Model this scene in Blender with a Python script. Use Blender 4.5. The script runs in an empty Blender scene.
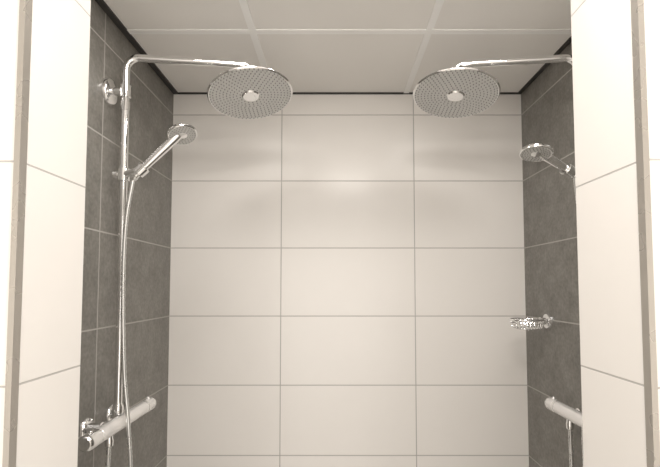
import bpy, bmesh, math
from mathutils import Vector, Matrix
CAMH=1.53
def P(X,Z,h): return Vector((X/100.0,Z/100.0,CAMH+h/100.0))
scene=bpy.context.scene
col=scene.collection
scene.view_settings.view_transform='Standard'

# ---------------- materials ----------------
def new_mat(name):
    m=bpy.data.materials.new(name); m.use_nodes=True
    nt=m.node_tree; b=nt.nodes['Principled BSDF']
    return m,nt,b
def simple(name,c,rough=0.4,metal=0.0,noise=0.0,nscale=20):
    m,nt,b=new_mat(name)
    b.inputs['Base Color'].default_value=(*c,1); b.inputs['Roughness'].default_value=rough
    b.inputs['Metallic'].default_value=metal
    n=nt.nodes.new('ShaderNodeTexNoise'); n.inputs['Scale'].default_value=nscale
    mr=nt.nodes.new('ShaderNodeMapRange')
    mr.inputs['To Min'].default_value=max(0,rough-noise); mr.inputs['To Max'].default_value=rough+noise
    g=nt.nodes.new('ShaderNodeNewGeometry')
    nt.links.new(g.outputs['Position'],n.inputs['Vector'])
    nt.links.new(n.outputs['Fac'],mr.inputs['Value']); nt.links.new(mr.outputs[0],b.inputs['Roughness'])
    return m
def tile_mat(name,axis,tw,th,ou,ov,gw,c1,c2,grout,rough,mott=3.0,fine=0.0,bump=0.0,spec=0.5):
    """axis: 0 -> u is world X, 1 -> u is world Y ; v is world Z. joints at ou+k*tw, ov+k*th"""
    m,nt,b=new_mat(name); N=nt.nodes; L=nt.links
    b.inputs['Specular IOR Level'].default_value=spec
    g=N.new('ShaderNodeNewGeometry'); s=N.new('ShaderNodeSeparateXYZ'); L.new(g.outputs['Position'],s.inputs[0])
    def math_(op,a,b_=None):
        n=N.new('ShaderNodeMath'); n.operation=op
        for i,v in enumerate((a,b_)):
            if v is None: continue
            if isinstance(v,(int,float)): n.inputs[i].default_value=v
            else: L.new(v,n.inputs[i])
        return n.outputs[0]
    def dist(coord,off,step):
        t=math_('SUBTRACT',coord,off); t=math_('DIVIDE',t,step)
        f=math_('FRACT',math_('ADD',t,100.5)); f=math_('SUBTRACT',f,0.5); f=math_('ABSOLUTE',f)
        return math_('MULTIPLY',f,step)
    vaxis=2 if axis<2 else 1
    du=dist(s.outputs[0 if axis in(0,2) else 1],ou,tw); dv=dist(s.outputs[vaxis],ov,th)
    d=math_('MINIMUM',du,dv)
    mr=N.new('ShaderNodeMapRange'); mr.interpolation_type='SMOOTHSTEP'
    mr.inputs['From Min'].default_value=gw*0.4; mr.inputs['From Max'].default_value=gw*0.75
    L.new(d,mr.inputs['Value'])
    n1=N.new('ShaderNodeTexNoise'); n1.inputs['Scale'].default_value=mott; n1.inputs['Detail'].default_value=8; n1.inputs['Roughness'].default_value=0.72
    L.new(g.outputs['Position'],n1.inputs['Vector'])
    r1=N.new('ShaderNodeMapRange'); r1.inputs['From Min'].default_value=0.33; r1.inputs['From Max'].default_value=0.67
    L.new(n1.outputs['Fac'],r1.inputs['Value'])
    mx=N.new('ShaderNodeMix'); mx.data_type='RGBA'; mx.inputs[6].default_value=(*c1,1); mx.inputs[7].default_value=(*c2,1)
    L.new(r1.outputs[0],mx.inputs[0])
    out=mx.outputs[2]
    if fine>0:
        n2=N.new('ShaderNodeTexNoise'); n2.inputs['Scale'].default_value=80; n2.inputs['Detail'].default_value=4
        L.new(g.outputs['Position'],n2.inputs['Vector'])
        r2=N.new('ShaderNodeMapRange'); r2.inputs['From Min'].default_value=0.35; r2.inputs['From Max'].default_value=0.65
        r2.inputs['To Min'].default_value=1-fine; r2.inputs['To Max'].default_value=1+fine
        L.new(n2.outputs['Fac'],r2.inputs['Value'])
        vm=N.new('ShaderNodeVectorMath'); vm.operation='SCALE'; L.new(out,vm.inputs[0]); L.new(r2.outputs[0],vm.inputs['Scale'])
        out=vm.outputs[0]
    mg=N.new('ShaderNodeMix'); mg.data_type='RGBA'; mg.inputs[6].default_value=(*grout,1); L.new(out,mg.inputs[7]); L.new(mr.outputs[0],mg.inputs[0])
    L.new(mg.outputs[2],b.inputs['Base Color'])
    rr=N.new('ShaderNodeMapRange'); rr.inputs['To Min'].default_value=0.8; rr.inputs['To Max'].default_value=rough
    L.new(mr.outputs[0],rr.inputs['Value']); L.new(rr.outputs[0],b.inputs['Roughness'])
    bp=N.new('ShaderNodeBump'); bp.inputs['Strength'].default_value=0.5; bp.inputs['Distance'].default_value=0.001
    if bump>0:
        h=math_('ADD',mr.outputs[0],math_('MULTIPLY',n1.outputs['Fac'],bump)); L.new(h,bp.inputs['Height'])
    else: L.new(mr.outputs[0],bp.inputs['Height'])
    L.new(bp.outputs[0],b.inputs['Normal'])
    return m
W1=(0.84,0.81,0.775); W2=(0.825,0.795,0.76); GR=(0.46,0.44,0.42)
G1=(0.150,0.142,0.127); G2=(0.238,0.226,0.203); GG=(0.44,0.42,0.395)
XL=-73.8; XR=85.0; CE=88.6
TH=0.3045
h0=CAMH+0.175
m_back=tile_mat('white_tile_back',0,0.60,TH,-0.242,h0,0.0036,W1,W2,GR,0.24,spec=0.28)
m_grey=tile_mat('grey_stone_tile',1,0.60,TH,1.98-0.60,h0,0.0042,G1,G2,GG,0.36,mott=13,fine=0.14,bump=0.25)
hj=CAMH+0.169
W3=tuple(c*0.95 for c in W1); W4=tuple(c*0.95 for c in W2)
m_jamb=tile_mat('white_tile_jamb',1,0.60,0.30,0.35,hj,0.0024,W3,W4,GR,0.25,spec=0.4)
m_frontw=tile_mat('white_tile_front',0,0.60,0.30,-0.425-0.60,hj,0.0024,W3,W4,GR,0.25,spec=0.4)
m_floor=tile_mat('beige_floor_tile',2,0.30,0.30,0.056,0.18,0.004,(0.68,0.66,0.63),(0.74,0.72,0.68),GG,0.5,mott=8,fine=0.1)
m_ceil=simple('ceiling_panel_white',(0.87,0.845,0.81),0.7,0,0.05,60)
m_bar=simple('ceiling_grid_white',(0.95,0.94,0.92),0.45,0,0.03)
m_dark=simple('dark_perimeter_profile',(0.035,0.033,0.03),0.5,0,0.05)
m_chrome=simple('polished_chrome',(0.88,0.88,0.88),0.07,1.0,0.02)
m_steel=simple('satin_steel_trim',(0.46,0.43,0.39),0.28,0.6,0.05)
m_cbody=simple('satin_chrome_body',(0.88,0.87,0.86),0.25,0.6,0.03)
m_hose=simple('metal_hose',(0.72,0.72,0.71),0.28,0.9,0.05)
m_nozzle=simple('silicone_nozzle',(0.24,0.235,0.23),0.6)
m_face=simple('spray_plate_grey',(0.62,0.615,0.60),0.30,0.3,0.05,80)
m_wall=simple('painted_wall',(0.84,0.82,0.79),0.6,0,0.05)
m_ring=simple('white_lamp_ring',(0.85,0.83,0.8),0.4)
m_em,nt,b=new_mat('lamp_diffuser'); b.inputs['Emission Color'].default_value=(1,0.95,0.9,1); b.inputs['Emission Strength'].default_value=4

# ---------------- mesh helpers ----------------
def obj(name,bm,mats,parent=None,smooth=False):
    me=bpy.data.meshes.new(name); bmesh.ops.recalc_face_normals(bm,faces=bm.faces[:]); bm.to_mesh(me); bm.free()
    o=bpy.data.objects.new(name,me); col.objects.link(o)
    for m in (mats if isinstance(mats,(list,tuple)) else [mats]): me.materials.append(m)
    if smooth:
        for p in me.polygons: p.use_smooth=True
        try:
            me.set_sharp_from_angle(angle=math.radians(40))
        except Exception: pass
    if parent: o.parent=parent
    return o
def empty(name,loc=(0,0,0)):
    o=bpy.data.objects.new(name,None); o.empty_display_size=0.05; col.objects.link(o); return o
def addbox(bm,x0,x1,y0,y1,z0,z1,mi=0):
    vs=[bm.verts.new((x,y,z)) for x in(x0,x1) for y in(y0,y1) for z in(z0,z1)]
    for f in((0,1,3,2),(4,6,7,5),(0,4,5,1),(2,3,7,6),(0,2,6,4),(1,5,7,3)):
        fc=bm.faces.new([vs[i] for i in f]); fc.material_index=mi
def box(name,x0,x1,y0,y1,z0,z1,mat,parent=None,bevel=0):
    bm=bmesh.new(); addbox(bm,x0,x1,y0,y1,z0,z1)
    if bevel: bmesh.ops.bevel(bm,geom=bm.edges[:],offset=bevel,segments=2,affect='EDGES')
    return obj(name,bm,mat,parent)
def frame(d):
    d=d.normalized(); a=Vector((0,0,1)) if abs(d.z)<0.9 else Vector((1,0,0))
    u=d.cross(a).normalized(); v=d.cross(u).normalized(); return u,v
def tube(bm,pts,r,seg=20,mi=0,cap=True,closed=False,smooth_n=0):
    pts=[Vector(p) for p in pts]
    rs=r if isinstance(r,(list,tuple)) else [r]*len(pts)
    n=len(pts); rings=[]; u=None
    for i,p in enumerate(pts):
        if closed: t=(pts[(i+1)%n]-pts[i-1])
        else: t=pts[min(i+1,n-1)]-pts[max(i-1,0)]
        t.normalize()
        if u is None: u,_=frame(t)
        u=(u-t*u.dot(t)).normalized(); v=t.cross(u)
        rings.append([bm.verts.new(p+(u*math.cos(2*math.pi*k/seg)+v*math.sin(2*math.pi*k/seg))*rs[i]) for k in range(seg)])
    m=n if closed else n-1
    for i in range(m):
        A=rings[i];B=rings[(i+1)%n]
        for k in range(seg):
            f=bm.faces.new((A[k],A[(k+1)%seg],B[(k+1)%seg],B[k])); f.material_index=mi
    if cap and not closed:
        bm.faces.new(rings[0][::-1]).material_index=mi; bm.faces.new(rings[-1]).material_index=mi
def lathe(bm,origin,axis,prof,seg=48,mats=None):
    """prof: list (t along axis, radius)"""
    o=Vector(origin); d=Vector(axis).normalized(); u,v=frame(d); rings=[]
    for t,r in prof:
        r=max(r,1e-5)
        rings.append([bm.verts.new(o+d*t+(u*math.cos(2*math.pi*k/seg)+v*math.sin(2*math.pi*k/seg))*r) for k in range(seg)])
    for i in range(len(rings)-1):
        for k in range(seg):
            f=bm.faces.new((rings[i][k],rings[i][(k+1)%seg],rings[i+1][(k+1)%seg],rings[i+1][k]))
            if mats: f.material_index=mats[i]
    bm.faces.new(rings[0][::-1]).material_index=mats[0] if mats else 0
    bm.faces.new(rings[-1]).material_index=mats[-1] if mats else 0
def catmull(pts,n=10):
    pts=[Vector(p) for p in pts]; out=[]
    q=[pts[0]*2-pts[1]]+pts+[pts[-1]*2-pts[-2]]
    for i in range(1,len(q)-2):
        a,b_,c,d=q[i-1],q[i],q[i+1],q[i+2]
        for k in range(n):
            t=k/n
            out.append(0.5*((2*b_)+(c-a)*t+(2*a-5*b_+4*c-d)*t*t+(3*b_-a-3*c+d)*t**3))
    out.append(pts[-1]); return out

# ---------------- room shell ----------------
ct=CAMH+CE/100
xl,xr=XL/100,XR/100
T=0.10
JL,JR=-0.425,0.410; JYL,JYR,JY1=0.588,0.580,0.745   # opening jambs
RX0,RX1,RY0=-1.6,1.7,-1.7
box('wall_back',xl-T,xr+T,1.98,1.98+T,0,ct,m_back)
box('wall_left',xl-T,xl,JY1,1.98,0,ct,m_grey)
box('wall_right',xr,xr+T,JY1,1.98,0,ct,m_grey)
def partition(name,x0,x1,y0):
    bm=bmesh.new(); addbox(bm,x0,x1,y0,JY1,0,ct)
    o=obj(name,bm,[m_jamb,m_frontw])
    for p in o.data.polygons:
        if abs(p.normal.y)>0.5: p.material_index=1
    return o
partition('wall_partition_left',RX0,JL,JYL)
partition('wall_partition_right',JR,RX1,JYR)
box('wall_room_left',RX0-T,RX0,RY0,JY1,0,ct,m_wall)
box('wall_room_right',RX1,RX1+T,RY0,JY1,0,ct,m_wall)
box('wall_room_rear',RX0-T,RX1+T,RY0-T,RY0,0,ct,m_wall)
box('floor',RX0-T,RX1+T,RY0-T,2.08,-0.1,0,m_floor)
box('ceiling',RX0-T,RX1+T,RY0-T,2.08,ct,ct+0.1,m_ceil)
# ceiling T-bar grid
bm=bmesh.new(); bw=0.012; bt=0.004
xs=[-0.285+0.61*k for k in range(-2,4)]
ys=[1.49-0.61*k for k in range(0,6)]
for x in xs:
    y1=1.98 if xl<x<xr else JYR
    if RX0<x<RX1: addbox(bm,x-bw,x+bw,RY0,y1,ct-bt,ct)
for y in ys:
    a,b2=(xl,xr) if y>JY1 else (RX0,RX1)
    if y<JYR or y>JY1: addbox(bm,a,b2,y-bw,y+bw,ct-bt*0.9,ct)
obj('trim_ceiling_grid',bm,m_bar)
# dark perimeter profile
bm=bmesh.new(); pw=0.016; ph=0.006
addbox(bm,xl,xr,1.98-pw*0.5,1.98,ct-ph,ct)
addbox(bm,xl,xl+pw*1.4,JY1,1.98-pw*0.5,ct-ph,ct)
addbox(bm,xr-pw,xr,JY1,1.98-pw*0.5,ct-ph,ct)
obj('trim_ceiling_perimeter',bm,m_dark)
# metal edge profiles on the opening corners
for nm,x,s,JY0 in(('trim_edge_left',JL,-1,JYL),('trim_edge_right',JR,1,JYR)):
    bm=bmesh.new()
    a,b2=sorted((x-s*0.0020,x+s*0.006)); addbox(bm,a,b2,JY0-0.003,JY0+0.0,0,ct)
    a,b2=sorted((x-s*0.0020,x)); addbox(bm,a,b2,JY0,JY0+0.011,0,ct)
    obj(nm,bm,m_steel)

# ---------------- shower set ----------------
def shower(side, hand_head, hand_bot, hand_n, hose_pts, tilt, roll, headX, headZ):
    s=side                     # -1 left wall, +1 right wall
    wx=XL if s<0 else XR
    px=wx-s*5.8; pz=140.6; ah=74.8
    def Q(off,Z,h): return P(wx-s*off,Z,h)      # off = distance from the wall
    mixh=-42.0
    col_e=empty('shower_column')
    # riser + arm in one swept tube
    bm=bmesh.new()
    R=4.0; pts=[P(px,pz,mixh+3.0),P(px,pz,0),P(px,pz,ah-R)]
    hx,hz=headX,headZ
    armdir=Vector((hx-px,hz-pz)).normalized()
    for k in range(1,9):
        a=math.pi/2*k/8; o=R*(1-math.cos(a)); pts.append(P(px+armdir.x*o,pz+armdir.y*o,ah-R+R*math.sin(a)))
    L=math.hypot(hx-px,hz-pz)
    pts.append(P(px+armdir.x*(L-R*0.6),pz+armdir.y*(L-R*0.6),ah))
    for k in range(1,7):
        a=math.pi/2*k/6; o=L-R*0.6+R*0.6*math.sin(a); pts.append(P(px+armdir.x*o,pz+armdir.y*o,ah-R*0.6*(1-math.cos(a))))
    tube(bm,pts,0.0118,24)
    obj('riser_and_arm',bm,m_chrome,col_e,True)
    # sleeves
    bm=bmesh.new()
    lathe(bm,P(px,pz,mixh+2.4),(0,0,1),[(0,0.015),(0.004,0.0165),(0.022,0.0165),(0.03,0.013),(0.034,0.011)],32)
    lathe(bm,P(px,pz,57),(0,0,1),[(0,0.0108),(0.001,0.0135),(0.03,0.0135),(0.031,0.0108)],32)
    obj('pipe_sleeves',bm,m_chrome,col_e,True)
    # wall bracket
    bm=bmesh.new(); bh=63.4
    lathe(bm,Q(0.05,pz,bh),(-s,0,0),[(0,0.043),(0.005,0.043),(0.012,0.039),(0.016,0.026),(0.018,0.014)],40)
    lathe(bm,Q(1.2,pz,bh),(-s,0,0),[(0,0.013),(0.034,0.013),(0.036,0.015)],28)
    lathe(bm,P(px,pz,bh-2.2),(0,0,1),[(0,0.0125),(0.002,0.0165),(0.042,0.0165),(0.044,0.0125)],32)
    obj('wall_bracket',bm,m_chrome,col_e,True)
    # rain head
    R0=0.142
    n=Vector((math.sin(math.radians(roll)),-math.sin(math.radians(tilt)),-1)).normalized()   # facing down
    hc=P(hx,hz,64.3)
    bm=bmesh.new()
    lathe(bm,hc-n*0.006,n,[(-0.028,0.012),(-0.026,0.022),(-0.012,0.026),(-0.008,0.05),(-0.004,R0*0.9),(0.0,R0-0.002),(0.003,R0),(0.006,R0-0.001),(0.008,R0-0.004),(0.0075,R0-0.006),(0.0076,0.03),(0.012,0.026),(0.013,0.018),(0.012,0.0)],96,
          [0,0,0,0,0,0,0,0,0,1,0,0,0])
    # joint ball + nut
    top=P(hx,hz,ah-2.4); j=hc-n*0.034
    lathe(bm,top,(j-top),[(-0.004,0.0105),(0.0,0.0155),(0.012,0.0165),(0.02,0.014),((j-top).length,0.012)],32)
    obj('rain_head',bm,[m_chrome,m_face],col_e,True)
    # nozzles
    u,v=frame(n); bm=bmesh.new()
    for i,rr in enumerate([0.036,0.047,0.058,0.069,0.080,0.091,0.102,0.113,0.124,0.133]):
        c=int(2*math.pi*rr/0.0135)
        for k in range(c):
            a=2*math.pi*(k+0.5*(i%2))/c
            o=hc+n*0.0012+(u*math.cos(a)+v*math.sin(a))*rr
            lathe(bm,o,n,[(0,0.0020),(0.002,0.0018),(0.003,0.0010)],7)
    obj('nozzles',bm,m_nozzle,col_e)

    # ---- hand shower ----
    hs=empty('hand_shower')
    A=P(*hand_bot); B=P(*hand_head); hn=Vector(hand_n).normalized()
    r1=0.048
    neck=B-hn*0.014
    d=(neck-A).normalized()
    bm=bmesh.new()
    e=neck-d*0.030
    path=catmull([A,A.lerp(e,0.35),A.lerp(e,0.7),e,neck-hn*0.002,neck+d*0.02],6)
    m=len(path); rs=[]
    for i in range(m):
        t=i/(m-1); rs.append(0.0105+0.0045*math.sin(min(1,t/0.75)*math.pi*0.5) if t<0.75 else 0.015-0.004*(t-0.75)/0.25)
    tube(bm,path,rs,24)
    lathe(bm,A-d*0.014,d,[(0,0.0085),(0.003,0.0115),(0.014,0.0125),(0.016,0.0105)],28)
    obj('handle',bm,m_chrome,hs,True)
    bm=bmesh.new()
    lathe(bm,B-hn*0.012,hn,[(-0.010,0.010),(-0.008,0.022),(-0.002,0.037),(0.004,0.046),(0.009,r1),(0.013,r1-0.001),(0.0145,r1-0.004),(0.0140,r1-0.006),(0.0142,0.014),(0.016,0.011),(0.016,0)],56,[0,0,0,0,0,0,0,1,0,0])
    obj('spray_head',bm,[m_chrome,m_face],hs,True)
    u,v=frame(hn); bm=bmesh.new()
    for i,rr in enumerate([0.017,0.024,0.031,0.038]):
        c=int(2*math.pi*rr/0.0095)
        for k in range(c):
            a=2*math.pi*(k+0.5*(i%2))/c
            lathe(bm,B+hn*0.002+(u*math.cos(a)+v*math.sin(a))*rr,hn,[(0,0.0016),(0.002,0.001)],7)
    obj('spray_nozzles',bm,m_nozzle,hs)
    # hose with ribs
    hp=catmull([A-d*0.006]+[P(*p) for p in hose_pts],26)
    bm=bmesh.new(); rs=[0.0068 if i%2 else 0.0060 for i in range(len(hp))]
    tube(bm,hp,rs,14); obj('hose',bm,m_hose,hs,True)
    # ---- slider holder (on riser) ----
    bm=bmesh.new(); sh=36.0
    lathe(bm,P(px,pz,sh-2.2),(0,0,1),[(0,0.013),(0.002,0.018),(0.042,0.018),(0.044,0.013)],32)
    gp=A+d*0.028
    lathe(bm,P(px+s*3.2,pz,sh),Vector((-s,0,0)),[(0,0.011),(0.002,0.0135),(0.02,0.0135),(0.024,0.011),(0.045,0.011)],28)
    st=P(px,pz,sh); lathe(bm,st,gp-st,[(0,0.012),((gp-st).length,0.012)],24)
    lathe(bm,gp-d*0.017,d,[(0,0.0165),(0.002,0.0185),(0.030,0.0195),(0.032,0.0175)],32)
    obj('slider_holder',bm,m_chrome,col_e,True)

    # ---- thermostatic mixer ----
    mx=empty('thermostatic_shower_mixer')
    mo=7.0; z0,z1=120.0,163.0; Lm=(z1-z0)/100
    bm=bmesh.new()
    lathe(bm,Q(mo,z0+6.5,mixh),(0,1,0),[(0,0.0195),(0.002,0.0215),(Lm-0.132,0.0215),(Lm-0.130,0.0195)],48)
    obj('body',bm,m_cbody,mx,True)
    for nm,zz,dr in(('knob_near',z0+6.4,-1),('knob_far',z1-6.4,1)):
        bm=bmesh.new()
        lathe(bm,Q(mo,zz,mixh),(0,dr,0),[(0,0.018),(0.001,0.021),(0.004,0.021),(0.005,0.0225),(0.052,0.0225),(0.060,0.0205),(0.064,0.016)],40)
        # grip lug
        c=Q(mo,zz+dr*3.5,mixh)
        lathe(bm,c,(0,0,1),[(0,0.006),(0.026,0.006),(0.0285,0.004)],16)
        obj(nm,bm,m_cbody if dr>0 else m_chrome,mx,True)
        bm=bmesh.new(); lathe(bm,Q(mo,zz,mixh),(0,dr,0),[(0.0008,0.0222),(0.0045,0.0228),(0.0052,0.0226)],40)
        obj(nm+'_ring',bm,m_chrome,mx,True)
    bm=bmesh.new()
    for zz in (pz-7.5,pz+7.5):
        lathe(bm,Q(0.05,zz,mixh),(-s,0,0),[(0,0.034),(0.003,0.034),(0.009,0.030),(0.012,0.019),(0.028,0.018),(0.030,0.020),(0.048,0.020),(0.050,0.016),(0.056,0.016)],36)
    lathe(bm,P(*hose_pts[-1])+Vector((0,0,-0.012)),(0,0,1),[(0,0.0085),(0.003,0.0115),(0.018,0.0125),(0.026,0.0105),(0.034,0.0105)],24)
    obj('unions',bm,m_chrome,mx,True)

hoseL=[(-65.2,137,20),(-65.6,137,0),(-64.2,136,-25),(-62.0,135,-42),(-61.0,135,-60),(-62,134,-82),(-65,133.5,-88),(-67.5,133.3,-78),(-67.2,133.2,-60),(-66.8,133.2,-46)]
shower(-1,(-48.4,138,48.1),(-63.0,137.5,34.8),(0.30,-0.30,-0.90),hoseL,10.5,9,-28.3,145.5)
hoseR=[(78.2,140.5,24),(80.6,141,0),(79.0,138,-25),(74.8,135,-42),(74,135,-60),(74,134,-82),(76,133.5,-88),(78.5,133.3,-78),(78.2,133.2,-60),(78.0,133.2,-46)]
hoseR=[(x,z+16 if z<134.5 else z,h) for x,z,h in hoseR]
shower(1,(60.9,132,40.3),(76.2,139.5,36.0),(-0.16,-0.20,-0.95),hoseR,9.0,-6,40.5,145.5)

# ---------------- soap dish ----------------
sd=empty('soap_dish')
bm=bmesh.new()
mz=176.0; mh=-13.5
lathe(bm,P(XR-0.05,mz,mh),(-1,0,0),[(0,0.031),(0.006,0.031),(0.014,0.028),(0.018,0.014),(0.035,0.012)],36)
lathe(bm,P(XR-3.0,mz,mh),(-1,0,0),[(0,0.012),(0.008,0.016),(0.016,0.012)],28)
obj('wall_mount',bm,m_chrome,sd,True)
bm=bmesh.new(); cxx=XR-9.0
def oval(a,b_,h,n=48): return [P(cxx+a*math.cos(2*math.pi*k/n),mz+b_*math.sin(2*math.pi*k/n),h) for k in range(n)]
tube(bm,oval(6.6,5.8,mh+0.6),0.0042,12,closed=True)
tube(bm,oval(6.3,5.5,mh-0.8),0.0020,10,closed=True)
tube(bm,oval(5.0,4.1,mh-2.8),0.0024,10,closed=True)
for k in range(-4,5):
    x=k*1.25; f=math.sqrt(max(0,1-(x/6.6)**2))*5.8; g=f*0.74
    tube(bm,catmull([P(cxx+x,mz-f,mh+0.6),P(cxx+x*0.92,mz-f*0.93,mh-1.2),P(cxx+x*0.85,mz-g,mh-2.7),P(cxx+x*0.85,mz,mh-2.8),P(cxx+x*0.85,mz+g,mh-2.7),P(cxx+x*0.92,mz+f*0.93,mh-1.2),P(cxx+x,mz+f,mh+0.6)],5),0.0017,8)
obj('wire_basket',bm,m_chrome,sd,True)

# floor drain (linear) in the shower
fd=empty('floor_drain')
bm=bmesh.new(); addbox(bm,-0.32,0.43,1.80,1.87,0.0,0.004)
for k in range(24): 
    x=-0.30+k*0.03; addbox(bm,x,x+0.018,1.815,1.855,0.004,0.0046,1)
obj('grate',bm,[m_steel,m_dark],fd)

# ---------------- lights ----------------
def lamp_or_fill(x,y,power,size,colr=(1,0.955,0.905),r=0.09):
    e=empty('downlight_or_fill')
    bm=bmesh.new(); lathe(bm,(x,y,ct),(0,0,-1),[(0,r+0.018),(0.006,r+0.016),(0.010,r+0.004),(0.004,r)],48)
    obj('ring',bm,m_ring,e,True)
    bm=bmesh.new(); lathe(bm,(x,y,ct),(0,0,-1),[(0.002,r-0.002),(0.0105,r-0.004)],48)
    obj('diffuser',bm,m_em,e)
    ld=bpy.data.lights.new('downlight_or_fill_lamp','AREA'); ld.shape='DISK'; ld.size=size; ld.energy=power; ld.color=colr
    lo=bpy.data.objects.new('downlight_or_fill_lamp',ld); lo.location=(x,y,ct-0.02); col.objects.link(lo); lo.parent=e
lamp_or_fill(0.11,0.30,10,0.36,r=0.18)
lamp_or_fill(-0.38,1.02,4.0,0.22)  # unseen niche lamp, added to brighten the side and back walls
lamp_or_fill(0.50,1.02,4.0,0.22)  # its twin on the right, likewise an added unseen fill lamp
lamp_or_fill(-0.6,-0.8,6,0.22)  # unseen lamp behind the camera, added to raise the room light
lamp_or_fill(0.7,-0.8,6,0.22)  # second added rear lamp, also out of view
# invented window frame and area light behind the camera, added as soft fill
fill_e=empty('added_fill_1')
bm=bmesh.new()
for a in((-1.35,-1.29,0.25,2.25),(1.39,1.45,0.25,2.25),(-1.29,1.39,0.25,0.31),(-1.29,1.39,2.19,2.25),(0.03,0.07,0.31,2.19)):
    addbox(bm,a[0],a[1],RY0,RY0+0.03,a[2],a[3])
obj('added_fill_frame',bm,m_ring,fill_e)
ld=bpy.data.lights.new('added_fill_light','AREA'); ld.shape='RECTANGLE'; ld.size=2.68; ld.size_y=1.88; ld.energy=31; ld.color=(1,0.965,0.925)
lo=bpy.data.objects.new('added_fill_light',ld); lo.location=(0.05,RY0+0.012,1.25); lo.rotation_euler=(math.pi/2,0,0); col.objects.link(lo); lo.parent=fill_e
w=bpy.data.worlds.new('world'); scene.world=w; w.use_nodes=True
w.node_tree.nodes['Background'].inputs[0].default_value=(1,0.9,0.8,1); w.node_tree.nodes['Background'].inputs[1].default_value=0.3

# ---------------- camera ----------------
F=442.0
cd=bpy.data.cameras.new('camera'); cam=bpy.data.objects.new('camera',cd); col.objects.link(cam)
cd.sensor_width=36; cd.sensor_fit='HORIZONTAL'; cd.lens=F/660*36; cd.clip_start=0.02
th=math.atan(F/8700)
cam.location=(0,0,CAMH); cam.rotation_euler=(math.pi/2+th,0,0)
cd.shift_x=-5/660; cd.shift_y=(53.5-F*math.tan(th))/660
scene.camera=cam
